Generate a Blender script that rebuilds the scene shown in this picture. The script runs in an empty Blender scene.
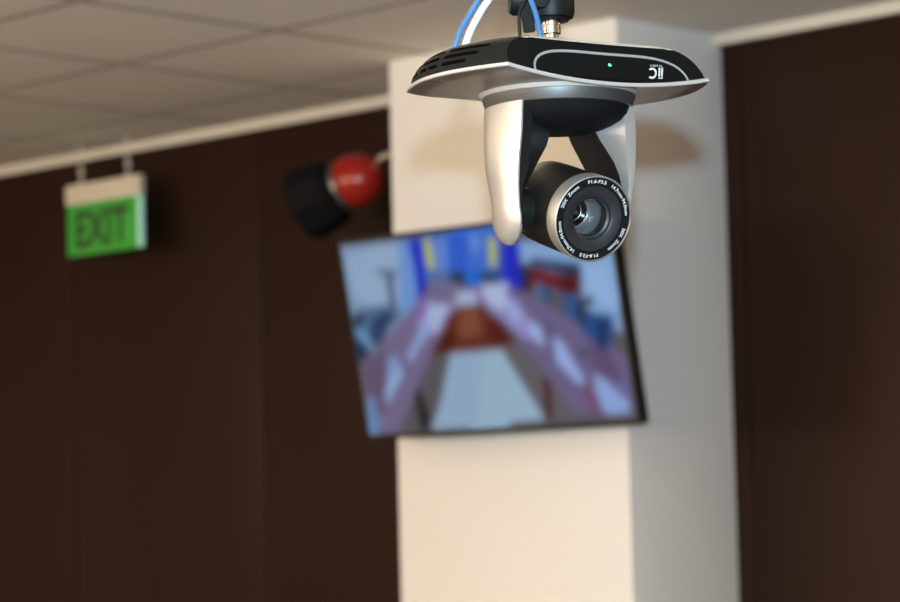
import bpy, bmesh, math, random
import numpy as np
from mathutils import Vector, Matrix
PI = math.pi
random.seed(4)
SC = bpy.context.scene
COL = SC.collection

# ------------------------------------------------------------------ materials
def mat(name, color, rough=0.5, metal=0.0, coat=0.0, spec=0.5, emit=None, strength=0.0):
    m = bpy.data.materials.new(name); m.use_nodes = True
    b = m.node_tree.nodes['Principled BSDF']
    b.inputs['Base Color'].default_value = (*color, 1)
    b.inputs['Roughness'].default_value = rough
    b.inputs['Metallic'].default_value = metal
    b.inputs['Specular IOR Level'].default_value = spec
    b.inputs['Coat Weight'].default_value = coat
    if emit:
        b.inputs['Emission Color'].default_value = (*emit, 1)
        b.inputs['Emission Strength'].default_value = strength
    return m

def noisy(name, c1, c2, scale=(20, 20, 20), rough=0.6, bump=0.1, detail=6, metal=0.0, spec=0.5, bscale=None, dist=0.002):
    """procedural colour mix + bump in object space"""
    m = mat(name, c1, rough, metal, spec=spec)
    nt = m.node_tree; n = nt.nodes; l = nt.links; b = n['Principled BSDF']
    tc = n.new('ShaderNodeTexCoord'); mp = n.new('ShaderNodeMapping')
    mp.inputs['Scale'].default_value = scale
    l.new(tc.outputs['Object'], mp.inputs['Vector'])
    no = n.new('ShaderNodeTexNoise'); no.inputs['Detail'].default_value = detail; no.inputs['Scale'].default_value = 1.0
    l.new(mp.outputs['Vector'], no.inputs['Vector'])
    mx = n.new('ShaderNodeMix'); mx.data_type = 'RGBA'
    mx.inputs[6].default_value = (*c1, 1); mx.inputs[7].default_value = (*c2, 1)
    l.new(no.outputs['Fac'], mx.inputs[0]); l.new(mx.outputs[2], b.inputs['Base Color'])
    if bump:
        nb = no
        if bscale:
            nb = n.new('ShaderNodeTexNoise'); nb.inputs['Scale'].default_value = bscale; nb.inputs['Detail'].default_value = 4
            l.new(tc.outputs['Object'], nb.inputs['Vector'])
        bu = n.new('ShaderNodeBump'); bu.inputs['Strength'].default_value = bump; bu.inputs['Distance'].default_value = dist
        l.new(nb.outputs['Fac'], bu.inputs['Height']); l.new(bu.outputs['Normal'], b.inputs['Normal'])
    return m

M = {}
M['plaster'] = noisy('cream_plaster', (.82, .79, .74), (.79, .76, .71), (1.5, 1.5, 1.5), .85, .12, bscale=60, spec=.2)
M['tile'] = noisy('ceiling_tile', (.84, .80, .73), (.79, .75, .68), (9, 9, 9), .95, .25, bscale=140, spec=.1)
M['tbar'] = noisy('ceiling_grid_bar', (.38, .345, .30), (.35, .32, .28), (5, 5, 5), .6, 0)  # reveal shadow round the tiles, painted as a darker bar colour
M['soffit'] = noisy('ceiling_plasterboard', (.86, .82, .75), (.83, .79, .72), (2, 2, 2), .95, .05, bscale=60, spec=.1)
M['trim'] = noisy('trim_paint', (.64, .60, .52), (.61, .57, .49), (5, 5, 5), .55, 0)
M['wood'] = noisy('dark_brown_panel', (.0150, .0044, .0024), (.023, .0070, .0038), (30, 30, 1.2), .42, .05, detail=8, spec=.2)
M['carpet'] = noisy('floor_carpet', (.19, .15, .115), (.15, .12, .09), (60, 60, 60), .95, .3, spec=.1)
M['room'] = noisy('room_paint', (.62, .56, .47), (.58, .52, .44), (1, 1, 1), .85, .05, bscale=60, spec=.2)
M['silver'] = noisy('silver_paint', (.53, .515, .49), (.51, .495, .47), (900, 900, 900), .36, 0, detail=2, metal=.7)
M['rim'] = noisy('silver_rim', (.54, .515, .475), (.52, .495, .455), (900, 900, 900), .4, 0, detail=2, metal=.35)  # the plate's silver made lighter where the flash strikes its lip
M['plate'] = noisy('silver_base_paint', (.34, .305, .27), (.32, .285, .25), (900, 900, 900), .38, 0, detail=2, metal=.92)  # same silver made darker where the underside mirrors the dark room
M['satin'] = noisy('satin_metal', (.62, .59, .545), (.59, .56, .515), (700, 700, 700), .46, 0, metal=.6)
M['ring'] = noisy('lens_ring_metal', (.54, .52, .485), (.51, .49, .455), (700, 700, 700), .46, 0, metal=.88)
M['gunmetal'] = noisy('gunmetal', (.21, .205, .20), (.20, .195, .19), (800, 800, 800), .40, 0, metal=.85)
M['black'] = noisy('black_plastic', (.006, .0056, .0053), (.008, .0075, .007), (700, 700, 700), .5, .08, spec=.22, bscale=1500, dist=.0003)
M['matte'] = noisy('matte_black', (.004, .004, .004), (.006, .006, .006), (300, 300, 300), .8, 0, spec=.12)
M['cover'] = noisy('dark_grey_cover', (.0095, .0085, .0072), (.0125, .0112, .0096), (900, 900, 900), .62, .03, spec=.12, bscale=1800, dist=.0002)
M['void'] = noisy('dark_opening', (.0012, .0012, .0012), (.0016, .0016, .0016), (50, 50, 50), .9, 0, spec=.03)  # shade inside the vent slots, put into a near-black colour
M['gloss'] = noisy('gloss_black', (.0028, .0023, .0022), (.0034, .0028, .0027), (50, 50, 50), .18, 0, spec=.12)
M['edge'] = noisy('cover_edge_strip', (.72, .66, .54), (.69, .63, .51), (50, 50, 50), .45, 0, metal=.4)  # lamp reflection on the rounded black edge, put into a pale colour
M['lensgrey'] = noisy('lens_face_grey', (.011, .011, .0125), (.013, .013, .0145), (400, 400, 400), .5, 0)
M['print'] = noisy('white_print', (.60, .59, .57), (.56, .55, .53), (300, 300, 300), .5, 0)
M['line'] = noisy('silver_line', (.36, .355, .34), (.33, .325, .31), (300, 300, 300), .4, 0, metal=.3)
M['chrome'] = noisy('chrome', (.78, .76, .72), (.74, .72, .68), (200, 200, 200), .26, 0, metal=1.0)
M['mirror'] = noisy('polished_lens_barrel', (.46, .46, .465), (.43, .43, .435), (150, 150, 150), .34, 0, metal=.7)
M['blue'] = noisy('blue_cable', (.065, .185, .39), (.06, .17, .36), (200, 200, 200), .38, 0)
M['white'] = noisy('white_cable', (.82, .82, .84), (.78, .78, .80), (200, 200, 200), .4, 0)
M['red'] = noisy('red_lacquer', (.34, .014, .009), (.30, .012, .008), (40, 40, 40), .28, 0)
M['cream'] = noisy('cream_housing', (.66, .58, .46), (.62, .55, .43), (20, 20, 20), .45, 0)
M['bezel'] = noisy('tv_bezel', (.008, .008, .008), (.011, .011, .011), (80, 80, 80), .35, 0)
M['led'] = mat('green_led', (.05, .6, .2), .4, emit=(.12, 1, .32), strength=2.2)
M['exit'] = noisy('green_exit_panel', (.036, .34, .036), (.032, .31, .032), (12, 12, 12), .35, 0)
b_ = M['exit'].node_tree.nodes['Principled BSDF']
b_.inputs['Emission Color'].default_value = (.045, .42, .05, 1); b_.inputs['Emission Strength'].default_value = .10
M['exitedge'] = mat('exit_acrylic_edge', (.5, .85, .75), .2, emit=(.35, .75, .62), strength=.2)
M['exitprint'] = noisy('exit_lettering', (.03, .035, .015), (.026, .03, .013), (30, 30, 30), .5, 0)

def glassmat():
    m = bpy.data.materials.new('lens_glass'); m.use_nodes = True
    nt = m.node_tree; n = nt.nodes; l = nt.links
    n.remove(n['Principled BSDF'])
    tr = n.new('ShaderNodeBsdfTransparent'); tr.inputs[0].default_value = (.94, .94, .95, 1)
    gl = n.new('ShaderNodeBsdfGlossy'); gl.inputs['Roughness'].default_value = .03
    gl.inputs['Color'].default_value = (.95, .95, 1, 1)
    fr = n.new('ShaderNodeFresnel'); fr.inputs['IOR'].default_value = 1.45
    mx = n.new('ShaderNodeMixShader')
    l.new(fr.outputs[0], mx.inputs[0]); l.new(tr.outputs[0], mx.inputs[1]); l.new(gl.outputs[0], mx.inputs[2])
    l.new(mx.outputs[0], n['Material Output'].inputs['Surface'])
    return m
M['glass'] = glassmat()

# ------------------------------------------------------------------ helpers
def obj(name, bm, m, parent=None, smooth=True, angle=35):
    me = bpy.data.meshes.new(name)
    bmesh.ops.recalc_face_normals(bm, faces=bm.faces)
    bm.to_mesh(me); bm.free()
    for mm in (m if isinstance(m, (list, tuple)) else [m]): me.materials.append(mm)
    if smooth:
        for p in me.polygons: p.use_smooth = True
        try: me.set_sharp_from_angle(angle=math.radians(angle))
        except Exception: pass
    o = bpy.data.objects.new(name, me); COL.objects.link(o)
    if parent: o.parent = parent
    return o

def thing(name, label, cat, loc=(0, 0, 0), rot=(0, 0, 0), group=None):
    o = bpy.data.objects.new(name, None); COL.objects.link(o)
    o.empty_display_size = .05
    o.location = loc; o.rotation_euler = rot
    o['label'] = label; o['category'] = cat
    if group: o['group'] = group
    return o

def tag(o, label, cat, group=None):
    o['label'] = label; o['category'] = cat
    if group: o['group'] = group
    return o

def struct(o, label=None, cat=None):
    o['kind'] = 'structure'
    if label: o['label'] = label
    if cat: o['category'] = cat
    return o

def box(bm, lo, hi, mi=0, bevel=0.0):
    v = [bm.verts.new((x, y, z)) for z in (lo[2], hi[2]) for y in (lo[1], hi[1]) for x in (lo[0], hi[0])]
    fs = [(0, 2, 3, 1), (4, 5, 7, 6), (0, 1, 5, 4), (2, 6, 7, 3), (0, 4, 6, 2), (1, 3, 7, 5)]
    ff = [bm.faces.new([v[i] for i in f]) for f in fs]
    for f in ff: f.material_index = mi
    if bevel:
        es = list({e for f in ff for e in f.edges})
        bmesh.ops.bevel(bm, geom=es, offset=bevel, segments=2, affect='EDGES', profile=.6)

def loft(bm, rings, cap0=True, cap1=True, closed=True, mi=0):
    vs = [[bm.verts.new(p) for p in r] for r in rings]
    n = len(vs[0])
    for a, b in zip(vs[:-1], vs[1:]):
        for i in range(n if closed else n - 1):
            j = (i + 1) % n
            try: bm.faces.new((a[i], a[j], b[j], b[i])).material_index = mi
            except ValueError: pass
    if cap0: bm.faces.new(vs[0][::-1]).material_index = mi
    if cap1: bm.faces.new(vs[-1]).material_index = mi
    return vs

def frame(d):
    d = Vector(d).normalized()
    a = Vector((0, 0, 1)) if abs(d.z) < .9 else Vector((1, 0, 0))
    x = d.cross(a).normalized(); y = d.cross(x).normalized()
    return d, x, y

def lathe(bm, o, d, prof, n=48, cap0=True, cap1=True):
    """prof: (distance along d, radius)"""
    o = Vector(o); d, x, y = frame(d)
    rings = [[o + d * s + (x * math.cos(2 * PI * i / n) + y * math.sin(2 * PI * i / n)) * r for i in range(n)] for s, r in prof]
    return loft(bm, rings, cap0, cap1)

def tube(bm, pts, r, n=12, flat=1.0):
    pts = [Vector(p) for p in pts]
    rings = []; prev = None
    for i, p in enumerate(pts):
        t = (pts[min(i + 1, len(pts) - 1)] - pts[max(i - 1, 0)]).normalized()
        if prev is None: _, x, y = frame(t)
        else:
            x = (prev - t * prev.dot(t)).normalized(); y = t.cross(x)
        prev = x
        rings.append([p + (x * math.cos(2 * PI * k / n) + y * math.sin(2 * PI * k / n) * flat) * r for k in range(n)])
    loft(bm, rings)

def spline(ctrl, n=14):
    P = [Vector(c) for c in ctrl]; P = [P[0] * 2 - P[1]] + P + [P[-1] * 2 - P[-2]]
    out = []
    for i in range(1, len(P) - 2):
        a, b, c, d = P[i - 1:i + 3]
        for k in range(n):
            t = k / n
            out.append(.5 * ((2 * b) + (c - a) * t + (2 * a - 5 * b + 4 * c - d) * t * t + (3 * b - a - 3 * c + d) * t ** 3))
    out.append(P[-2]); return out

def text_mesh(s, size, extrude=0.0, spacing=1.0, bold=0.0):
    cu = bpy.data.curves.new('lettering', 'FONT'); cu.body = s; cu.size = size
    cu.align_x = 'CENTER'; cu.align_y = 'CENTER'; cu.extrude = extrude; cu.space_character = spacing; cu.offset = bold
    cu.resolution_u = 4
    o = bpy.data.objects.new('lettering', cu); COL.objects.link(o)
    bpy.context.view_layer.update()
    me = bpy.data.meshes.new_from_object(o.evaluated_get(bpy.context.evaluated_depsgraph_get()))
    bpy.data.objects.remove(o); bpy.data.curves.remove(cu)
    bm = bmesh.new(); bm.from_mesh(me); bpy.data.meshes.remove(me)
    return bm

# ------------------------------------------------------------------ room numbers (metres)
EYE = 1.5
CZ = EYE + 1.2455           # ceiling height
YW = 5.388                  # back wall plane
PX0, PX1, PY = -5.1195, -4.3316, 4.99     # pillar: left face, right face, front face
XL, XR, YF = -10.0, 3.0, -4.5

bm = bmesh.new(); box(bm, (XL, YF, -.1), (XR, YW, 0)); struct(obj('floor', bm, M['carpet']))
# back wall: panels 0.903 wide with narrow joints on a backing
bm = bmesh.new(); box(bm, (XL, YW + .012, 0), (XR, YW + .12, CZ))
x = -6.984 - .903 * 3
while x < XR:
    a, b = max(x + .002, XL), min(x + .901, XR)
    if b > a: box(bm, (a, YW, 0), (b, YW + .014, CZ), bevel=.0015)
    x += .903
struct(obj('wall_back', bm, M['wood']))
for nm, lo, hi in (('wall_left', (XL - .1, YF, 0), (XL, YW, CZ)), ('wall_right', (XR, YF, 0), (XR + .1, YW, CZ)), ('wall_front', (XL, YF - .1, 0), (XR, YF, CZ))):
    bm = bmesh.new(); box(bm, lo, hi); struct(obj(nm, bm, M['room']))
bm = bmesh.new(); box(bm, (PX0, PY, 0), (PX1, YW + .005, CZ), bevel=.004)
struct(obj('wall_pillar', bm, M['plaster']))
# ceiling: 600 mm tiles in a bar grid, plasterboard east of the pillar
GX, GY = -5.5649, 4.4591
XS = GX + 1.2
bm = bmesh.new()
box(bm, (XL, YF, CZ - .0016), (XS, YW, CZ + .1), 1)
box(bm, (XS, YF, CZ - .002), (XR, YW, CZ + .1), 2)
i0 = int((XL - GX) / .6) - 1
for i in range(i0, 3):
    for j in range(-16, 3):
        a0, a1 = max(GX + .6 * i + .014, XL), min(GX + .6 * i + .586, XS)
        b0, b1 = max(GY + .6 * j + .014, YF), min(GY + .6 * j + .586, YW)
        if a1 - a0 > .03 and b1 - b0 > .03:
            box(bm, (a0, b0, CZ - .002), (a1, b1, CZ - .001), 0)
struct(obj('ceiling', bm, [M['tile'], M['tbar'], M['soffit']], smooth=False))
# light edge trim where ceiling meets panelled wall
bm = bmesh.new(); box(bm, (XL, YW - .022, CZ - .029), (XR, YW + .001, CZ), bevel=.003)
struct(obj('trim_1', bm, M['trim']))

# ------------------------------------------------------------------ television on the pillar
TV_GAIN = .78
TV_W, TV_H = .8805, .8805 / 1.735
tv = thing('mounted_television', 'flat television tilted on the pillar showing a meeting room with long tables', 'television',
           (-4.6193, 4.80, EYE + .5031), (-.1904, 0, .0433))
# local: x right, y back, z up; screen plane at y = 0.  rot.x negative tips the top towards the room
tv.rotation_euler = (.1904, 0, .0433)
bm = bmesh.new()
w, h, bz = TV_W / 2, TV_H / 2, .011
def rect(w, h, y): return [(-w, y, -h), (w, y, -h), (w, y, h), (-w, y, h)]
loft(bm, [rect(w - bz, h - bz, .003), rect(w - bz, h - bz, -.001), rect(w - .001, h - .001, -.001), rect(w, h, .001), rect(w, h, .028), rect(w - .004, h - .004, .031)], cap0=True)
obj('casing', bm, M['bezel'], tv, smooth=False)
bm = bmesh.new()
loft(bm, [rect(.30, .17, .030), rect(.28, .15, .052)])
obj('rear_housing', bm, M['bezel'], tv, smooth=False)
PIC = [
    ((100, 92, 94), [(-0.021, 1.06), (1.166, 1.003), (1.051, -0.078), (-0.077, -0.046)]),
    ((140, 160, 190), [(-0.014, 0.994), (0.266, 0.984), (0.295, 0.653), (0.254, 0.499), (-0.023, 0.532)]),
    ((165, 185, 212), [(0.013, 0.95), (0.228, 0.986), (0.238, 0.68), (0.148, 0.642), (0.023, 0.709)]),
    ((120, 160, 222), [(0.228, 0.986), (0.274, 0.983), (0.272, 0.617), (0.201, 0.626)]),
    ((70, 118, 215), [(0.312, 0.987), (0.653, 1.012), (0.619, 0.714), (0.315, 0.757)]),
    ((46, 100, 215), [(0.424, 0.983), (0.498, 0.985), (0.477, 0.802), (0.436, 0.769), (0.415, 0.84)]),
    ((110, 150, 228), [(0.497, 0.971), (0.54, 0.964), (0.539, 0.898), (0.501, 0.884)]),
    ((110, 145, 220), [(0.37, 0.963), (0.415, 0.965), (0.397, 0.814), (0.359, 0.809)]),
    ((32, 52, 205), [(0.27, 0.984), (0.323, 0.982), (0.315, 0.787), (0.298, 0.672), (0.27, 0.661), (0.274, 0.763)]),
    ((40, 30, 185), [(0.278, 0.763), (0.308, 0.758), (0.306, 0.69), (0.274, 0.665)]),
    ((205, 205, 90), [(0.328, 0.975), (0.356, 0.975), (0.356, 0.834), (0.332, 0.818), (0.327, 0.853)]),
    ((28, 110, 220), [(0.477, 0.802), (0.527, 0.794), (0.517, 0.71), (0.467, 0.717)]),
    ((95, 120, 165), [(0.322, 0.815), (0.41, 0.802), (0.414, 0.705), (0.317, 0.708)]),
    ((45, 75, 110), [(0.403, 0.803), (0.469, 0.798), (0.461, 0.727), (0.402, 0.731)]),
    ((28, 55, 80), [(0.412, 0.787), (0.457, 0.786), (0.452, 0.748), (0.412, 0.749)]),
    ((200, 200, 110), [(0.569, 0.95), (0.6, 0.936), (0.588, 0.804), (0.56, 0.804)]),
    ((30, 42, 200), [(0.624, 0.922), (0.681, 0.923), (0.663, 0.671), (0.596, 0.68)]),
    ((60, 80, 190), [(0.598, 0.917), (0.627, 0.922), (0.607, 0.716), (0.582, 0.72)]),
    ((45, 75, 105), [(0.521, 0.786), (0.59, 0.785), (0.583, 0.729), (0.522, 0.728)]),
    ((150, 180, 225), [(0.679, 0.913), (1.004, 0.862), (0.995, 0.412), (0.853, 0.598), (0.673, 0.735)]),
    ((40, 45, 75), [(0.67, 0.802), (0.709, 0.796), (0.694, 0.666), (0.659, 0.671)]),
    ((40, 52, 88), [(0.712, 0.824), (0.886, 0.769), (0.879, 0.706), (0.708, 0.787)]),
    ((120, 26, 38), [(0.704, 0.787), (0.8, 0.736), (0.796, 0.643), (0.726, 0.699), (0.694, 0.666)]),
    ((92, 20, 20), [(0.8, 0.736), (0.883, 0.714), (0.872, 0.614), (0.796, 0.643)]),
    ((165, 195, 235), [(0.892, 0.759), (0.981, 0.746), (0.981, 0.526), (0.896, 0.611)]),
    ((195, 198, 225), [(0.326, 0.717), (0.408, 0.715), (0.403, 0.61), (0.321, 0.61)]),
    ((185, 190, 222), [(0.421, 0.704), (0.502, 0.702), (0.497, 0.626), (0.416, 0.627)]),
    ((200, 200, 232), [(0.514, 0.715), (0.619, 0.714), (0.632, 0.58), (0.526, 0.594)]),
    ((165, 140, 180), [(0.399, 0.707), (0.425, 0.703), (0.416, 0.627), (0.392, 0.611)]),
    ((160, 120, 170), [(0.498, 0.703), (0.52, 0.7), (0.511, 0.624), (0.493, 0.627)]),
    ((112, 44, 28), [(0.399, 0.61), (0.515, 0.624), (0.603, 0.384), (0.286, 0.38)]),
    ((140, 78, 52), [(0.424, 0.597), (0.491, 0.608), (0.497, 0.472), (0.401, 0.464)]),
    ((88, 24, 14), [(0.335, 0.48), (0.399, 0.511), (0.379, 0.407), (0.288, 0.397)]),
    ((96, 26, 14), [(0.525, 0.539), (0.568, 0.534), (0.613, 0.423), (0.526, 0.414), (0.512, 0.425)]),
    ((165, 185, 208), [(0.366, 0.389), (0.568, 0.395), (0.544, -0.005), (0.246, 0.013)]),
    ((172, 194, 212), [(0.494, 0.389), (0.556, 0.392), (0.678, 0.027), (0.421, 0.014)]),
    ((98, 92, 96), [(0.279, 0.388), (0.362, 0.389), (0.294, 0.132), (0.242, 0.008), (0.128, 0.022), (0.207, 0.228)]),
    ((112, 100, 106), [(0.563, 0.391), (0.627, 0.422), (0.693, 0.253), (0.835, 0.033), (0.688, 0.017)]),
    ((50, 36, 36), [(0.199, 0.229), (0.226, 0.227), (0.254, 0.076), (0.238, 0.008), (0.201, 0.016)]),
    ((82, 44, 40), [(0.693, 0.253), (0.719, 0.204), (0.706, 0.025), (0.677, 0.018)]),
    ((130, 111, 146), [(0.087, 0.459), (0.222, 0.611), (0.346, 0.761), (0.44, 0.738), (0.348, 0.527), (0.277, 0.369), (0.119, 0.008), (0.009, 0.006), (0.004, 0.358)]),
    ((112, 90, 116), [(0.007, 0.348), (0.093, 0.438), (0.171, 0.38), (0.092, 0.239), (0.049, 0.013), (0.01, 0.016)]),
    ((168, 150, 200), [(0.273, 0.656), (0.32, 0.669), (0.397, 0.62), (0.329, 0.492), (0.247, 0.502)]),
    ((190, 195, 232), [(0.309, 0.641), (0.391, 0.64), (0.333, 0.521), (0.27, 0.499)]),
    ((150, 105, 180), [(0.27, 0.666), (0.305, 0.671), (0.288, 0.595), (0.256, 0.579)]),
    ((158, 178, 225), [(0.265, 0.527), (0.324, 0.579), (0.293, 0.504), (0.208, 0.366), (0.191, 0.388)]),
    ((160, 182, 222), [(0.125, 0.385), (0.162, 0.371), (0.169, 0.301), (0.099, 0.169), (0.081, 0.18)]),
    ((140, 160, 205), [(0.115, 0.396), (0.158, 0.401), (0.159, 0.342), (0.106, 0.288)]),
    ((120, 145, 185), [(0.008, 0.197), (0.041, 0.204), (0.044, 0.103), (0.069, 0.081), (0.023, -0.005), (-0.003, 0.007)]),
    ((85, 110, 145), [(-0.001, 0.612), (0.048, 0.655), (0.167, 0.67), (0.198, 0.606), (0.065, 0.474), (-0.023, 0.433)]),
    ((40, 62, 100), [(0.08, 0.592), (0.132, 0.635), (0.175, 0.609), (0.101, 0.509), (0.059, 0.484)]),
    ((36, 52, 72), [(0.007, 0.641), (0.047, 0.646), (0.05, 0.605), (0.005, 0.561)]),
    ((30, 55, 88), [(-0.004, 0.52), (0.04, 0.524), (0.053, 0.433), (0.006, 0.378), (-0.012, 0.39)]),
    ((120, 160, 200), [(0.002, 0.539), (0.044, 0.554), (0.071, 0.451), (0.057, 0.433)]),
    ((45, 72, 112), [(0.074, 0.54), (0.155, 0.57), (0.106, 0.487), (0.081, 0.47)]),
    ((95, 110, 135), [(0.157, 0.839), (0.191, 0.834), (0.187, 0.638), (0.156, 0.641)]),
    ((80, 95, 118), [(0.13, 0.848), (0.207, 0.843), (0.204, 0.817), (0.131, 0.823)]),
    ((122, 104, 142), [(0.596, 0.68), (0.639, 0.683), (0.716, 0.616), (0.829, 0.508), (0.997, 0.303), (0.987, 0.028), (0.792, 0.044), (0.614, 0.459), (0.523, 0.613)]),
    ((165, 150, 205), [(0.518, 0.633), (0.59, 0.69), (0.646, 0.616), (0.714, 0.409), (0.64, 0.437)]),
    ((195, 200, 235), [(0.521, 0.661), (0.578, 0.711), (0.602, 0.669), (0.615, 0.601), (0.564, 0.589)]),
    ((180, 185, 235), [(0.596, 0.623), (0.631, 0.609), (0.65, 0.53), (0.62, 0.515)]),
    ((178, 190, 240), [(0.669, 0.512), (0.699, 0.489), (0.72, 0.402), (0.702, 0.394), (0.668, 0.464)]),
    ((180, 195, 240), [(0.67, 0.518), (0.709, 0.485), (0.714, 0.409), (0.67, 0.452)]),
    ((172, 188, 240), [(0.751, 0.426), (0.78, 0.404), (0.84, 0.201), (0.818, 0.189), (0.751, 0.299)]),
    ((160, 180, 232), [(0.878, 0.235), (0.909, 0.204), (0.98, 0.086), (0.977, 0.031), (0.903, 0.032), (0.864, 0.106)]),
    ((108, 84, 118), [(0.874, 0.384), (0.939, 0.358), (0.973, 0.179), (0.872, 0.245)]),
    ((88, 84, 112), [(0.831, 0.37), (0.871, 0.356), (0.866, 0.311), (0.832, 0.314)]),
    ((100, 88, 118), [(0.727, 0.495), (0.758, 0.491), (0.751, 0.455), (0.73, 0.457)]),
    ((110, 130, 185), [(0.953, 0.181), (0.985, 0.169), (0.982, 0.132), (0.956, 0.144)]),
    ((130, 90, 120), [(0.811, 0.185), (0.866, 0.189), (0.891, 0.038), (0.849, 0.032)]),
    ((60, 86, 128), [(0.718, 0.691), (0.772, 0.674), (0.766, 0.591), (0.717, 0.625)]),
    ((100, 130, 172), [(0.719, 0.7), (0.733, 0.698), (0.73, 0.614), (0.717, 0.625)]),
    ((56, 92, 140), [(0.803, 0.642), (0.862, 0.615), (0.848, 0.487), (0.797, 0.53)]),
    ((22, 32, 52), [(0.859, 0.616), (0.88, 0.594), (0.859, 0.467), (0.844, 0.487)]),
    ((38, 80, 140), [(0.867, 0.54), (0.972, 0.508), (0.958, 0.381), (0.92, 0.339), (0.856, 0.439)]),
    ((20, 36, 62), [(0.924, 0.496), (0.944, 0.493), (0.921, 0.348), (0.903, 0.369)]),
    ((30, 48, 60), [(0.882, 0.612), (0.916, 0.608), (0.908, 0.572), (0.877, 0.567)]),
]
lin = lambda c: [((v / 255 + .055) / 1.055) ** 2.4 if v > 10 else v / 255 / 12.92 for v in c]
NX, NZ = 208, 120
gx, gz = np.meshgrid((np.arange(NX) + .5) / NX, (np.arange(NZ) + .5) / NZ)
pic = np.zeros((NZ, NX, 3))
for colr, pts in PIC:
    ins = np.zeros(gx.shape, bool)
    for (xa, ya), (xb, yb) in zip(pts, pts[1:] + pts[:1]):
        if ya != yb:
            ins ^= ((ya > gz) != (yb > gz)) & (gx < (xb - xa) * (gz - ya) / (yb - ya) + xa)
    pic[ins] = lin(colr)
pic *= np.array((.84, .94, 1.0))
for _ in range(2):      # the meeting-room broadcast itself is soft
    q = np.pad(pic, ((2, 2), (2, 2), (0, 0)), 'edge')
    pic = sum(q[2 + k:2 + k + NZ, 2:2 + NX] for k in (-2, -1, 0, 1, 2)) / 5
    q = np.pad(pic, ((2, 2), (2, 2), (0, 0)), 'edge')
    pic = sum(q[2:2 + NZ, 2 + k:2 + k + NX] for k in (-2, -1, 0, 1, 2)) / 5
me = bpy.data.meshes.new('screen')
sw, sh = w - bz, h - bz
V = [(-sw + 2 * sw * i / NX, -.0014, -sh + 2 * sh * j / NZ) for j in range(NZ + 1) for i in range(NX + 1)]
Fc = [(j * (NX + 1) + i, j * (NX + 1) + i + 1, (j + 1) * (NX + 1) + i + 1, (j + 1) * (NX + 1) + i) for j in range(NZ) for i in range(NX)]
me.from_pydata(V, [], Fc)
at = me.color_attributes.new('picture', 'FLOAT_COLOR', 'CORNER')
cols = np.ones((NZ * NX, 4, 4), np.float32); cols[:, :, :3] = pic.reshape(-1, 1, 3)
at.data.foreach_set('color', cols.ravel())
sm = mat('screen_picture', (.003, .003, .004), .4, spec=.08)
an = sm.node_tree.nodes.new('ShaderNodeVertexColor'); an.layer_name = 'picture'
sm.node_tree.links.new(an.outputs[0], sm.node_tree.nodes['Principled BSDF'].inputs['Emission Color'])
sm.node_tree.nodes['Principled BSDF'].inputs['Emission Strength'].default_value = TV_GAIN
me.materials.append(sm)
so = bpy.data.objects.new('screen', me); COL.objects.link(so); so.parent = tv
so['label'] = 'lit screen showing a blue and white meeting room'
mt = thing('television_bracket', 'black wall bracket holding the television off the pillar', 'bracket', (-4.62, PY, EYE + .5))
bm = bmesh.new(); box(bm, (-.11, -.012, -.13), (.11, -.0005, .13), bevel=.002); obj('wall_plate', bm, M['black'], mt)
bm = bmesh.new(); box(bm, (-.02, -.125, .0), (.02, -.012, .04), bevel=.002); obj('arm', bm, M['black'], mt)

# ------------------------------------------------------------------ exit sign hanging in front of the wall
ex = thing('exit_sign', 'green exit sign with cream top hanging by the dark wall', 'sign', (-6.668, 5.268, EYE + .9))
bm = bmesh.new(); box(bm, (-.181, -.013, .158), (.181, .013, .222), bevel=.006); obj('housing', bm, M['cream'], ex)
bm = bmesh.new(); box(bm, (-.178, -.006, 0), (.178, .006, .159), bevel=.001); panel = obj('panel', bm, M['exit'], ex)
bm = bmesh.new(); box(bm, (.168, -.0075, .001), (.1805, .0075, .158), bevel=.001); obj('panel_edge', bm, M['exitedge'], panel)
bm = text_mesh('EXIT', .165, .001, 1.02, .004)
xs = [v.co.x for v in bm.verts]; ys = [v.co.y for v in bm.verts]
for v in bm.verts:
    X = (v.co.x - (min(xs) + max(xs)) / 2) / (max(xs) - min(xs)) * .256 - .006
    Y = (v.co.y - (min(ys) + max(ys)) / 2) / (max(ys) - min(ys)) * .112 + .079
    v.co = (X, -.0072 - (v.co.z + .001) * .5, Y)
obj('lettering', bm, M['exitprint'], panel, smooth=False)
for sx in (-.115, .115):
    bm = bmesh.new()
    lathe(bm, (sx, 0, .221), (0, 0, 1), [(0, .008), (.006, .008), (.008, .004), (.016, .004)], 12)
    tube(bm, [(sx, 0, .235), (sx, 0, CZ - EYE - .9 + .001)], .0022, 8)
    tube(bm, [(sx + .012 * math.cos(a), 0, .262 + .016 * math.sin(a)) for a in [k * PI / 8 for k in range(17)]], .0018, 6)
    lathe(bm, (sx, 0, CZ - EYE - .9 - .006), (0, 0, 1), [(0, .012), (.007, .014)], 12)
    obj('hanger', bm, M['satin'], ex)

# ------------------------------------------------------------------ red and black spotlight beside the pillar
sp = thing('spotlight', 'red spotlight with black hood on side of the pillar', 'spotlight', (PX0, 5.2, EYE + 1.045))
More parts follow.
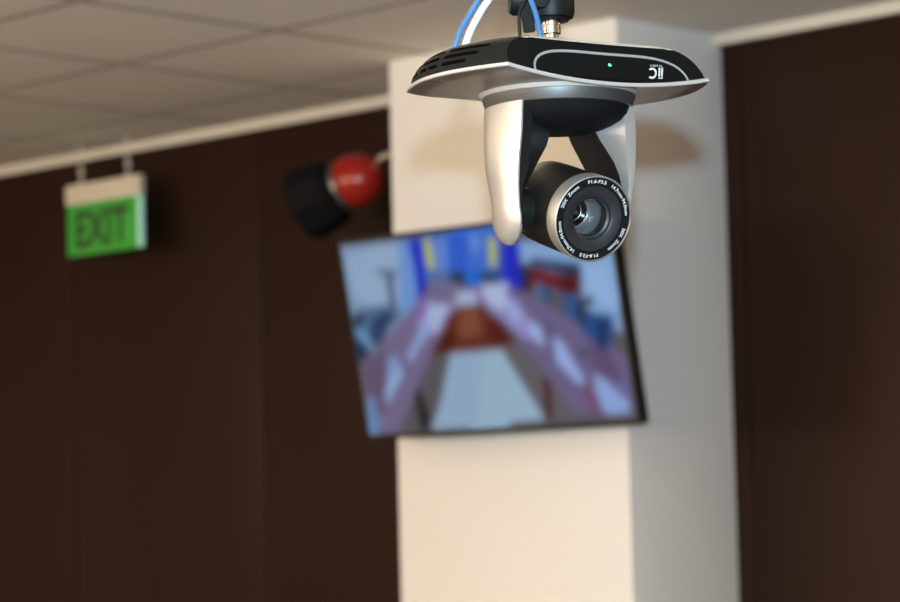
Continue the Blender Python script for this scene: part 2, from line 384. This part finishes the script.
# local: x along wall, origin on the pillar's side face
ctr = Vector((-.345, 0, -.055))
ax = Vector((-.86, -.25, -.31)).normalized()
bm = bmesh.new()
lathe(bm, ctr - ax * .072, ax, [(0, .004), (.003, .020), (.012, .039), (.03, .057), (.055, .069), (.085, .074), (.105, .072), (.115, .064)], 40)
obj('housing', bm, M['red'], sp)
bm = bmesh.new()
lathe(bm, ctr + ax * .040, ax, [(0, .062), (0, .075), (.012, .075), (.012, .062)], 40, False, False)
obj('clamp_ring', bm, M['gunmetal'], sp)
bm = bmesh.new()
o = ctr + ax * .052; d, xx, yy = frame(ax)
def octo(s, r, rot=.39): return [o + d * s + (xx * math.cos(2 * PI * i / 8 + rot) + yy * math.sin(2 * PI * i / 8 + rot)) * r for i in range(8)]
loft(bm, [octo(0, .066), octo(.03, .092), octo(.13, .106), octo(.13, .101), octo(.035, .088), octo(.01, .06)])
hood = obj('hood', bm, M['matte'], sp, smooth=False)
bm = bmesh.new(); lathe(bm, o, ax, [(.012, .055), (.018, .05), (.026, .03), (.028, .005)], 32); obj('lens', bm, M['gloss'], sp)
bm = bmesh.new()
tube(bm, spline([(0, 0, 0), (-.12, 0, .0), (-.2, 0, 0), (-.262, 0, -.012), ctr - ax * .066], 6), .011, 12)
lathe(bm, (0, 0, 0), (-1, 0, 0), [(0, .035), (.006, .035), (.009, .028), (.009, .012)], 24)
obj('bracket_arm', bm, M['chrome'], sp)

# ------------------------------------------------------------------ ceiling-hung pan and tilt video camera
YAW = .778
PTZ = Vector((-2.0169, 2.2240, EYE + .4915))
DEV_ROT = YAW + math.radians(31.6)
pz = thing('video_camera', 'silver and black pan and tilt video camera hanging upside down from the ceiling', 'camera', PTZ, (0, 0, DEV_ROT))
A, YFR, HD = .1270, -.098, .038           # half width of front edge, front edge y, cover height
def dip(x): return -.0125 * max(0, 1 - (x / A) ** 2)
def outline(inset, n_front=25, n_side=26, n_back=13):
    """plan outline, front edge left to right, then right side, back and left side; inset moves the sides in"""
    pts = []
    for i in range(n_front):
        pts.append(('f', -1 + 2 * i / (n_front - 1)))
    side = []
    for k in range(1, n_side + 1):
        t = k / n_side
        y = YFR + t * .188
        x = A + .008 * t + .028 * math.sin(PI * t) ** .9 if t < 1 else A + .008 
        side.append((x, y))
    return pts, side
PF, SIDE = outline(0)
def side_inset(t):
    return .040 * (1 - max(0, 1 - min(t / .92, 1) ** 2.1) ** (1 / 2.1)) + .006 * max(0, (t - .92) / .08) ** 2
def ring_at(t, off=0.0):
    """closed outline of the cover at height fraction t (0 lip .. 1 top)"""
    ins = side_inset(t) - off
    yf = YFR + .019 * min(t, .88) / .88 + (0 if t < .88 else .009 * ((t - .88) / .12) ** 2) - off
    out = []
    for _, u in PF:
        x = u * (A - ins)
        out.append(Vector((x, yf, HD * t + (1 - min(1, t)) * dip(u * A))))
    y0 = YFR; back = SIDE[-1][1]
    def sp_(x, y):
        f = (y - y0) / (back - y0)
        return x - ins, yf + f * (back - ins * .9 - yf)
    R_ = [sp_(x, y) for x, y in SIDE]
    for x, y in R_: out.append(Vector((x, y, HD * t)))
    xb, yb = R_[-1]
    nb = 15
    cr = .022
    for i in range(1, nb):
        a = i / nb
        x = xb + (-xb - xb) * a
        k = min(a, 1 - a) / .16
        out.append(Vector((x, yb + .014 * (1 - (1 - min(1, k)) ** 2), HD * t)))
    for x, y in R_[::-1]: out.append(Vector((-x, y, HD * t)))
    return out
TS = [0, .08, .18, .3, .42, .54, .66, .76, .84, .88, .905, .925, .94, .96, .975, .988, .996, 1.0]
bm = bmesh.new()
rings = [ring_at(t) for t in TS]
vs = loft(bm, rings)
nf = len(PF)
bm.faces.ensure_lookup_table()
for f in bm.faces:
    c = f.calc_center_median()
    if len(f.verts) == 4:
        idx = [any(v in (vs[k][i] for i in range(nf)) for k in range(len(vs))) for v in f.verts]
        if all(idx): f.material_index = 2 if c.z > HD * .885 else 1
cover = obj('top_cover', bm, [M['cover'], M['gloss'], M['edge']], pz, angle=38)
# ventilation slots, their shade as dark-coloured strips, on the side with the left-hand view
def side_point(s, t, off=.0):
    """point on the left side: s 0 front .. 1 back"""
    r = ring_at(t); left = r[-len(SIDE):][::-1]     # front to back
    f = s * (len(left) - 1); i = min(int(f), len(left) - 2); q = left[i].lerp(left[i + 1], f - i)
    return q
def side_off(s, t, off):
    p = side_point(s, t); a = side_point(min(1, s + .02), t) - side_point(max(0, s - .02), t); b = side_point(s, min(.99, t + .02)) - side_point(s, max(0, t - .02))
    n = a.cross(b).normalized()
    if n.x > 0: n = -n
    return p + n * off
bm = bmesh.new()
for t0, t1, spans in ((.22, .32, ((.22, .42), (.47, .57), (.60, .70), (.77, .94))), (.43, .53, ((.14, .42), (.47, .72), (.77, .93))), (.64, .72, ((.09, .42), (.47, .72), (.77, .88)))):
    for s0, s1 in spans:
        k = 10
        lo = [side_off(s0 + (s1 - s0) * i / k, t0 + .02 * (i in (0, k)), .0003) for i in range(k + 1)]
        hi = [side_off(s0 + (s1 - s0) * i / k, t1 - .02 * (i in (0, k)), .0003) for i in range(k + 1)]
        lo2 = [side_off(s0 + (s1 - s0) * i / k, t0, -.002) for i in range(k + 1)]
        hi2 = [side_off(s0 + (s1 - s0) * i / k, t1, -.002) for i in range(k + 1)]
        loft(bm, [[a, b, c, d_] for a, b, c, d_ in zip(lo, hi, hi2, lo2)])
obj('vent_slots', bm, M['void'], cover, smooth=False)
# front fascia: arched panel outline, lamp, mark
def front_point(x, t, off=0.0):
    ins = side_inset(t)
    u = x / (A - ins)
    p = Vector((x, YFR + .019 * t / .88, HD * t + (1 - t) * dip(max(-1, min(1, u)) * A)))
    n = Vector((0, -.82, .57)).normalized()
    return p + n * off
PWX, PTH = .100, .70
PCX = .005
def arch(t_scale=1.0, n=90):
    pts = []
    for i in range(n + 1):
        a = PI * (1 - i / n)
        c, s = math.cos(a), math.sin(a)
        x = math.copysign(abs(c) ** (2 / 4.2), c); t = abs(s) ** (2 / 2.2)
        pts.append((x, t))
    return pts
bm = bmesh.new()
ar = arch()
rows = []
for k in range(7):
    f = k / 6
    rows.append([front_point(PCX + x * PWX, .012 + t * (PTH - .012) * f, .0004) for x, t in ar])
loft(bm, rows, False, False, closed=False)
fascia = obj('front_panel', bm, M['gloss'], pz)
bm = bmesh.new()
def strip(bm, outer, inner, off=.0008):
    a = [front_point(x, t, off) for x, t in outer]; b = [front_point(x, t, off) for x, t in inner]
    a2 = [front_point(x, t, 0) for x, t in outer]; b2 = [front_point(x, t, 0) for x, t in inner]
    loft(bm, [[p, q, r, s] for p, q, r, s in zip(a, b, b2, a2)])
strip(bm, [(PCX + x * PWX, .008 + t * (PTH - .008)) for x, t in ar], [(PCX + x * (PWX - .0022), .008 + t * (PTH - .008 - .058)) for x, t in ar])
obj('panel_outline', bm, M['line'], fascia)
bm = bmesh.new()
c = front_point(.0068, .42, .0004)
n_ = Vector((0, -.82, .57)).normalized()
lathe(bm, c, n_, [(0, .0019), (.0006, .0018), (.0011, .0010)], 16)
led = obj('indicator_lamp', bm, M['led'], fascia); led['label'] = 'lit green indicator lamp'
# mark on the panel, upside down like the camera: C, two bars, and a small line of type
bm = bmesh.new()
def onpanel(bm2, cx, ct, sc=1.0, off=.0009):
    e_t = .0470                                  # metres along the slope per unit t
    for v in bm2.verts:
        X, Y = -v.co.x - .40 * v.co.y, -v.co.y                   # rotated by half a turn
        v.co = front_point(cx + X, ct + Y / e_t, off + v.co.z)
LX, LT = .0635, .26
def arcbar(bm, r0, r1, a0, a1, cx, cy, n=22):
    r = [[(cx + rr * math.cos(a0 + (a1 - a0) * i / n), cy + rr * math.sin(a0 + (a1 - a0) * i / n), 0) for rr in (r0, r1)] for i in range(n + 1)]
    loft(bm, r, False, False, closed=False)
lg = bmesh.new()
arcbar(lg, .0040, .0064, .85, 2 * PI - .85, .0040, 0)
def quad(bm, x0, y0, x1, y1): bm.faces.new([bm.verts.new((x, y, 0)) for x, y in ((x0, y0), (x1, y0), (x1, y1), (x0, y1))])
quad(lg, -.0068, -.0064, -.0046, .0040); quad(lg, -.0068, .0050, -.0046, .0064)
quad(lg, -.0104, -.0064, -.0082, .0040); quad(lg, -.0104, .0050, -.0074, .0064)
bmesh.ops.subdivide_edges(lg, edges=lg.edges, cuts=1)
onpanel(lg, LX, LT); obj('logo', lg, M['print'], fascia, smooth=False)
tm = text_mesh('TV-620HC', .0036, 0, 1.05)
for v in tm.verts: v.co.y -= .0088; v.co.x += -.001
onpanel(tm, LX, LT); obj('model_lettering', tm, M['print'], fascia, smooth=False)

# silver base plate: rim under the cover, sloping in to the neck ring
def lip(off, dz, dzf=0):
    r = ring_at(0, off)
    return [p + Vector((0, 0, dz)) for p in r]
bm = bmesh.new()
r0 = lip(.0004, .0016); r1 = lip(.0026, .0012); r2 = lip(.0032, -.0020); r3 = lip(.0022, -.0030)
def neck(R, z):
    return [Vector((R * p.x / p.xy.length, R * p.y / p.xy.length, z)) for p in r3]
def mixr(a, b, f): return [p.lerp(q, f) for p, q in zip(a, b)]
nk = neck(.0862, -.0095)
loft(bm, [mixr(r0, neck(.05, .002), .2), r0, r1, r2, r3, mixr(r3, nk, .33), mixr(r3, nk, .66), nk, neck(.07, -.0095)], True, True)
bm.faces.ensure_lookup_table()
for f in bm.faces:
    if len(f.verts) == 4 and abs(f.normal.z) < .75 and f.calc_center_median().z > dip(0) - .0032 and min(e.calc_length() for e in f.edges) < .0045 and f.calc_area() < 6e-5 and max(abs(v.co.z - w_.co.z) for v in f.verts for w_ in f.verts) < .0052: f.material_index = 1
obj('base_plate', bm, [M['plate'], M['rim']], pz, angle=40)
bm = bmesh.new()
lathe(bm, (0, 0, 0), (0, 0, -1), [(.0040, .07), (.0055, .0862), (.0068, .0876), (.0092, .0880), (.0136, .0854), (.0142, .0835), (.0142, .07)], 96)
ringo = obj('neck_ring', bm, M['satin'], pz)
bm = bmesh.new()
lathe(bm, (0, 0, 0), (0, 0, -1), [(.0134, .07), (.0138, .0838), (.0146, .0842), (.0252, .0810), (.0264, .0802), (.0264, .07)], 96)
obj('pan_ring', bm, M['gunmetal'], pz)
bm = bmesh.new()
lathe(bm, (0, 0, 0), (0, 0, -1), [(.0255, .0775), (.034, .0745), (.041, .068), (.046, .058), (.050, .046), (.0520, .034), (.0530, .02), (.0532, .002)], 64)
obj('hub', bm, M['matte'], pz)

# arms: sections by height, mirrored for the other side
LEV = [ # z, xf, yf, X(outer), xi, yi
 (-.0255, .0692, .0400, .0801, .0210, -.006), (-.0350, .0697, .0402, .0804, .0235, -.007), (-.0450, .0700, .0405, .0808, .0260, -.009), (-.0580, .0702, .0402, .0812, .0310, -.012),
 (-.0700, .0706, .0390, .0813, .0370, -.016), (-.0850, .0710, .0372, .0810, .0460, -.021), (-.1000, .0712, .0352, .0804, .0535, -.024),
 (-.1150, .0706, .0325, .0793, .0610, -.025), (-.1300, .0694, .0305, .0778, .0630, -.026), (-.1400, .0684, .0312, .0766, .0628, -.027),
 (-.1480, .0674, .0322, .0752, .0622, -.0275), (-.1560, .0660, .0312, .0734, .0610, -.0265), (-.1640, .0642, .0272, .0710, .0598, -.023), (-.1710, .0624, .0205, .0682, .0588, -.017),
 (-.1755, .0612, .0120, .0652, .0586, -.010), (-.1772, .0606, .0050, .0632, .0588, -.004)]
def adj(z, xf, yf, X, xi, yi):
    low = max(0, min(1, (-z - .13) / .045)); top = max(0, min(1, (z + .13) / .1))
    mid = max(0, 1 - abs(z + .085) / .07)
    return (z, xf + .0045 * low + .0015 * mid, yf + .0035 * top, X + .0042 * low + .0035 * mid, xi + .0035 * low, yi)
LEV = [adj(*l) for l in LEV]
def arm(sgn):
    bm = bmesh.new(); rings = []
    for z, xf, yf, X, xi, yi in LEV:
        r = []
        na = 20
        for k in range(na + 1):
            u = -1 + 2 * k / na
            # outer face: circular bow from front edge to back edge
            x = xf + (X - xf) * (1 - abs(u) ** 2.1); y = u * yf
            r.append((sgn * x, y, z))
        # blunt front edge 1.2 mm, then chamfer to the inner corner, inner face, back
        r.append((sgn * (xf - .0012), yf, z)); wb = .007 * max(0, min(1, (xf - xi - .004) / .03))
        r.append((sgn * (xi + wb), yf * .95, z))
        if sgn > 0: xi += min(.012, max(0, xf - xi - .004)) * max(0, min(1, (z + .135) / .06))
        r.append((sgn * xi, yi, z))
        xm, ym = xf - .0125 * min(1, (xf - xi) / .02), -yf + .0008
        r.append((sgn * xm, ym, z))
        r.append((sgn * (xf - .0012), -yf, z))
        rings.append([Vector(p) for p in r])
    loft(bm, rings)
    a = obj('arm', bm, M['silver'], pz, angle=24)
    bm = bmesh.new(); rings = []
    for z, xf, yf, X, xi, yi in LEV:
        t = .0006
        k = max(0, min(1, (z + .13) / .06)); wb = .007 * max(0, min(1, (xf - xi - .004) / .03))
        zz = max(z - .0002, -.170)
        if sgn > 0:
            ti = t
            xq = xi + min(.012, max(0, xf - xi - .004)) * max(0, min(1, (z + .135) / .06))
            p1 = (xq + .002, yi + .0016); pm = (xq + .0005, yi + .0008)
        else:
            ti = t + .009 * k; yi -= .004 * k
            p1 = (xf - .0018, -yf - .0006); pm = (xf - .0128 * min(1, (xf - xi) / .02) - .0004, -yf)  # black laid over this arm's silver chamfer for the dark it reflects
        sh = min(1, max(.3, (z + .19) / .03))
        rings.append([Vector((sgn * ((xi - ti) if sgn < 0 else xq - t), (yi + .0004) * sh, zz)), Vector((sgn * pm[0], pm[1] * sh, zz)), Vector((sgn * p1[0], p1[1] * sh, zz)), Vector((sgn * (xi + wb + .001), (yf * .94) * sh, zz)), Vector((sgn * (xi + wb - t), (yf * .94) * sh, zz))])
    loft(bm, rings)
    obj('inner_cover', bm, M['black'], a, angle=30)
    bm = bmesh.new()
    lathe(bm, (sgn * .064, 0, -.138), (-sgn, 0, 0), [(0, .024), (.018, .024), (.019, .022)], 32); obj('tilt_hub', bm, M['black'], a)
arm(-1); arm(1)

# lens head
def lathe_r(bm, o, d, prof, *a): return lathe(bm, o, d, [(q, r * 1.025) for q, r in prof], *a)
TILT = math.radians(17)
LA = Vector((0, -math.cos(TILT), -math.sin(TILT)))
AXO = Vector((.0005, -.006, -.1358))
bm = bmesh.new()
lathe_r(bm, AXO, LA, [(-.058, .004), (-.057, .020), (-.054, .031), (-.049, .0400), (-.041, .0442), (-.02, .0450), (.0, .0451), (.02, .0453), (.046, .0454)], 72, True, False)
barrel = obj('lens_barrel', bm, M['black'], pz)
bm = bmesh.new()
lathe_r(bm, AXO, LA, [(.0452, .040), (.0452, .0450), (.0460, .0457), (.0640, .0459), (.0652, .0454), (.0655, .0444), (.0645, .0439), (.0635, .0437), (.0635, .040)], 96, False, False)
obj('lens_ring', bm, M['ring'], barrel)
bm = bmesh.new()
lathe_r(bm, AXO, LA, [(.060, .0438), (.0638, .0438), (.0634, .0350), (.0628, .0350), (.0628, .033)], 96, False, False)
mark = obj('marking_ring', bm, M['matte'], barrel)
bm = bmesh.new()
lathe_r(bm, AXO, LA, [(.0622, .0347), (.0630, .0343), (.0626, .0240), (.0618, .0228), (.0600, .0225), (.0580, .0222), (.0565, .0200), (.0540, .0194), (.0500, .0188)], 96, False, False)
obj('lens_face', bm, M['lensgrey'], barrel)
bm = bmesh.new()
lathe_r(bm, AXO, LA, [(.0535, .0196), (.0525, .0182), (.0200, .0166), (.0195, .0160)], 72, False, False)
inner = obj('inner_barrel', bm, M['mirror'], barrel)
bm = bmesh.new()
lathe_r(bm, AXO, LA, [(.0196, .0167), (.0206, .0164), (.0206, .0154), (.0190, .0150), (.0165, .0108), (.0175, .0104), (.0175, .0096), (.0155, .0090), (.0140, .0070), (.0140, .001)], 64, False, True)
obj('lens_element', bm, M['gloss'], barrel)
bm = bmesh.new()
for s0, r0_ in ((.0207, .0159), (.0177, .0100)):
    lathe_r(bm, AXO, LA, [(s0 - .0004, r0_ - .0005), (s0 + .0003, r0_ - .0003), (s0 + .0003, r0_ + .0003), (s0 - .0004, r0_ + .0005)], 64, False, False)
obj('element_rims', bm, M['chrome'], barrel)
bm = bmesh.new()
lathe_r(bm, AXO, LA, [(.0138, .0068), (.0152, .0062), (.0164, .0045), (.0170, .0022), (.0171, .0004)], 40)
obj('lens_pupil', bm, M['gloss'], barrel)
bm = bmesh.new()
lathe_r(bm, AXO, LA, [(.0548, .0192), (.0558, .0180), (.0572, .0140), (.0582, .0080), (.0585, .0005)], 64, False, True)
obj('lens_glass', bm, M['glass'], barrel)
HEAD_PAN = math.radians(-4.7)
for o in pz.children:
    if o.name.split('.')[0] in ('arm', 'hub', 'lens_barrel'): o.rotation_euler = (0, 0, HEAD_PAN)
# lettering round the marking ring
ux = Vector((1, 0, 0)); uy = ux.cross(LA).normalized()
if uy.z < 0: uy = -uy
for s_, ang, wdeg in (('F1.6-F3.5', 0, 32), ('14.7mm-94.0mm', 55, 56), ('20X  Zoom', 124, 42), ('F1.6-F3.5', 180, 32), ('14.7mm-94.0mm', 236, 56), ('20X  Zoom', 306, 42)):
    bm = text_mesh(s_, .0052, 0, 1.0, .00008)
    bmesh.ops.subdivide_edges(bm, edges=[e for e in bm.edges if e.calc_length() > .002], cuts=1)
    xs = [v.co.x for v in bm.verts]; span = max(xs) - min(xs); mid = (max(xs) + min(xs)) / 2
    for v in bm.verts:
        a = math.radians(ang) + (v.co.x - mid) / span * math.radians(wdeg)
        r = .0404 + v.co.y
        v.co = AXO + LA * .0640 + (ux * math.sin(a) + uy * math.cos(a)) * r
    obj('ring_lettering', bm, M['print'], mark, smooth=False)

# ------------------------------------------------------------------ ceiling pole and swivel that carry it
TOPZ = CZ - PTZ.z
mo = thing('camera_mount', 'black swivel mount with chrome stud holding the video camera under the ceiling', 'mount', PTZ + Vector((math.cos(DEV_ROT), math.sin(DEV_ROT), 0)) * -.0065, (0, 0, DEV_ROT))
bm = bmesh.new(); lathe(bm, (0, 0, HD - .001), (0, 0, 1), [(0, .0072), (.030, .0072)], 32); obj('stud', bm, M['chrome'], mo)
bm = bmesh.new(); lathe(bm, (0, 0, .0560), (0, 0, 1), [(0, .0085), (.001, .0098), (.0085, .0100), (.0088, .0090), (.0100, .0090), (.0100, .0108), (.0145, .0108), (.0150, .0090)], 6 * 6); obj('nut', bm, M['chrome'], mo)
bm = bmesh.new()
lathe(bm, (0, 0, .0700), (0, 0, 1), [(0, .0140), (.0005, .0188), (.003, .0202), (.004, .0238), (.010, .0256), (.040, .0258), (.052, .022), (.058, .014)], 48)
obj('swivel_socket', bm, M['black'], mo)
# pivot knob facing the room, clamp and lever on the left
vd = Vector((math.cos(math.radians(-112)), math.sin(math.radians(-112)), 0))
lf = Vector((-.90, .45, 0)).normalized()
bm = bmesh.new(); lathe(bm, Vector((-.021, -.004, .0915)), vd, [(0, .0115), (.016, .0115), (.018, .0105), (.018, .0085), (.0165, .0080)], 36); obj('pivot_knob', bm, M['black'], mo)
bm = bmesh.new()
lathe(bm, Vector((0, 0, .096)), lf, [(.01, .012), (.030, .013), (.032, .0185), (.042, .0185), (.046, .016)], 32)
obj('side_clamp', bm, M['black'], mo)
bm = bmesh.new()
pq = [Vector((-.040, .004, .090)), Vector((-.026, .000, .092)), Vector((-.022, -.001, .058)), Vector((-.034, .004, .056))]
th = Vector((.002, .0035, 0))
loft(bm, [[p - th for p in pq], [p + th for p in pq]])
bmesh.ops.bevel(bm, geom=bm.edges[:], offset=.001, segments=2, affect='EDGES')
obj('lever', bm, M['black'], mo)
bm = bmesh.new(); lathe(bm, (0, 0, .122), (0, 0, 1), [(0, .016), (.02, .016), (.024, .0130), (TOPZ - .122 - .014, .0130)], 32); obj('pole', bm, M['black'], mo)
bm = bmesh.new(); lathe(bm, (0, 0, TOPZ - .016), (0, 0, 1), [(0, .02), (.004, .05), (.0175, .055)], 48); obj('ceiling_flange', bm, M['black'], mo)

# cables
def cable(name, ctrl, r, m, label, flat=1.0, n=12):
    bm = bmesh.new(); tube(bm, spline(ctrl, n), r, 12, flat)
    o = obj(name, bm, m); o.location = PTZ; o.rotation_euler = (0, 0, DEV_ROT)
    return tag(o, label, 'cable')
cable('white_cable', [(-0.0600, .092, .010), (-0.0600, .100, .030), (-0.0555, .098, .062), (-0.0400, .092, .095), (-0.0160, .075, .140), (-.012, .040, .21), (-.0165, .020, .30), (-.0155, .0185, .5), (-.0155, .0185, TOPZ - .017)], .0043, M['white'],
      'thick white cable arching up from the back of the video camera')
cable('network_cable', [(-0.0720, .092, .010), (-0.0720, .100, .030), (-0.0680, .098, .062), (-0.0510, .092, .096), (-0.0220, .072, .150), (-.018, .035, .21), (-.0225, .014, .30), (-.023, .010, .5), (-.023, .010, TOPZ - .017)], .0032, M['blue'],
      'blue cable running beside the white cable at back of the video camera')
cable('network_cable', [(-.025, -.006, HD - .001), (-.0275, -.008, .055), (-.037, -.015, .075), (-.050, -.020, .098), (-.053, -.016, .13), (-.034, -.008, .2), (-.024, -.003, .3), (-.024, -.003, .5), (-.024, -.003, TOPZ - .017)], .0030, M['blue'],
      'blue cable passing in front of the black swivel mount above the camera')
cable('power_cable', [(-.055, -.010, HD - .003), (-.055, -.010, .050), (-.0545, -.010, .075), (-.044, -.012, .095), (-.032, -.006, .13), (-.026, .006, .2), (-.0215, .004, .3), (-.0215, .004, .5), (-.0215, .004, TOPZ - .017)], .0019, M['black'],
      'thin black cable rising from the top of the camera cover')
bm = bmesh.new(); lathe(bm, (-.055, -.010, HD - .001), (0, 0, 1), [(0, .0080), (.0035, .0075), (.006, .004)], 20)
obj('grommet', bm, M['black'], cover)

# ------------------------------------------------------------------ light
def area(name, loc, rot, sx, sy, power, color):
    L = bpy.data.lights.new(name, 'AREA'); L.shape = 'RECTANGLE'; L.size = sx; L.size_y = sy; L.energy = power; L.color = color
    o = bpy.data.objects.new(name, L); COL.objects.link(o); o.location = loc; o.rotation_euler = rot
    return o
WARM = (1.0, .80, .56)
for x, y, p in ((-3.1, 2.9, 12), (-6.2, .2, 7), (-2.8, -.6, 9), (.2, -1.6, 14)):
    area('ceiling_lamp', (x, y, CZ - .012), (0, 0, 0), 1.1, .5, p, WARM)
# unseen up-facing lights added to brighten the ceiling
for x, y in ((-7.6, 2.0), (-5.8, .8), (-4.2, -.2), (-2.4, -.8)):
    area('uplighter', (x, y, 2.1), (PI, 0, 0), 1.3, .4, 44, WARM)
area('ceiling_lamp', (-.6, 4.0, CZ - .012), (0, 0, 0), 1.1, .5, 30, (1.0, .64, .34))  # unseen lamp added to warm the pillar's right face
# unseen windows added behind the photographer to light the pillar faces
for n, x in enumerate((-8.2, -5.6, -3.0, -.4)):
    bm = bmesh.new()
    for lo, hi in (((x - 1.0, YF, 1.53), (x - .94, YF + .06, 2.59)), ((x + .94, YF, 1.53), (x + 1.0, YF + .06, 2.59)), ((x - 1.0, YF, 1.47), (x + 1.0, YF + .09, 1.53)), ((x - 1.0, YF, 2.59), (x + 1.0, YF + .06, 2.65)), ((x - .02, YF, 1.53), (x + .02, YF + .03, 2.59))):
        box(bm, lo, hi)
    struct(obj('window_%d' % (n + 1), bm, M['trim'], smooth=False))
    area('window_light', (x, YF + .05, 2.06), (PI / 2, 0, 0), 1.86, 1.04, 109, (1.0, .81, .61))
# the photographer's flash, just above the camera
L = bpy.data.lights.new('flash', 'SPOT'); L.energy = 750; L.spot_size = math.radians(60); L.spot_blend = .3; L.shadow_soft_size = .02; L.color = (.56, .80, 1.0)
fl = bpy.data.objects.new('flash', L); COL.objects.link(fl)
W = bpy.data.worlds.new('room_air'); SC.world = W; W.use_nodes = True
W.node_tree.nodes['Background'].inputs[0].default_value = (.02, .018, .015, 1)

# ------------------------------------------------------------------ camera
yaw, pitch, roll, F = .778, .0857, -.0242, 2766.7
f = Vector((-math.sin(yaw) * math.cos(pitch), math.cos(yaw) * math.cos(pitch), math.sin(pitch)))
r = Vector((math.cos(yaw), math.sin(yaw), 0)); u = r.cross(f)
R = r * math.cos(roll) + u * math.sin(roll); U = -r * math.sin(roll) + u * math.cos(roll)
cam = bpy.data.cameras.new('camera'); co = bpy.data.objects.new('camera', cam); COL.objects.link(co)
co.matrix_world = Matrix(((R.x, U.x, -f.x, 0), (R.y, U.y, -f.y, 0), (R.z, U.z, -f.z, EYE), (0, 0, 0, 1)))
cam.sensor_width = 36; cam.lens = F / 900 * 36
cam.clip_start = .05; cam.clip_end = 60
cam.dof.use_dof = True; cam.dof.focus_distance = 2.94; cam.dof.aperture_fstop = 6.3; cam.dof.aperture_blades = 0
SC.camera = co
fp = Vector((0, 0, EYE)) + U * .145 + R * .004
fl.location = fp
fl.rotation_euler = (f).to_track_quat('-Z', 'Y').to_euler()

vs_ = SC.view_settings
vs_.view_transform = 'Standard'; vs_.look = 'None'; vs_.exposure = 0; vs_.gamma = 1; vs_.use_curve_mapping = False
SC.cycles.use_denoising = True
SC.cycles.max_bounces = 8
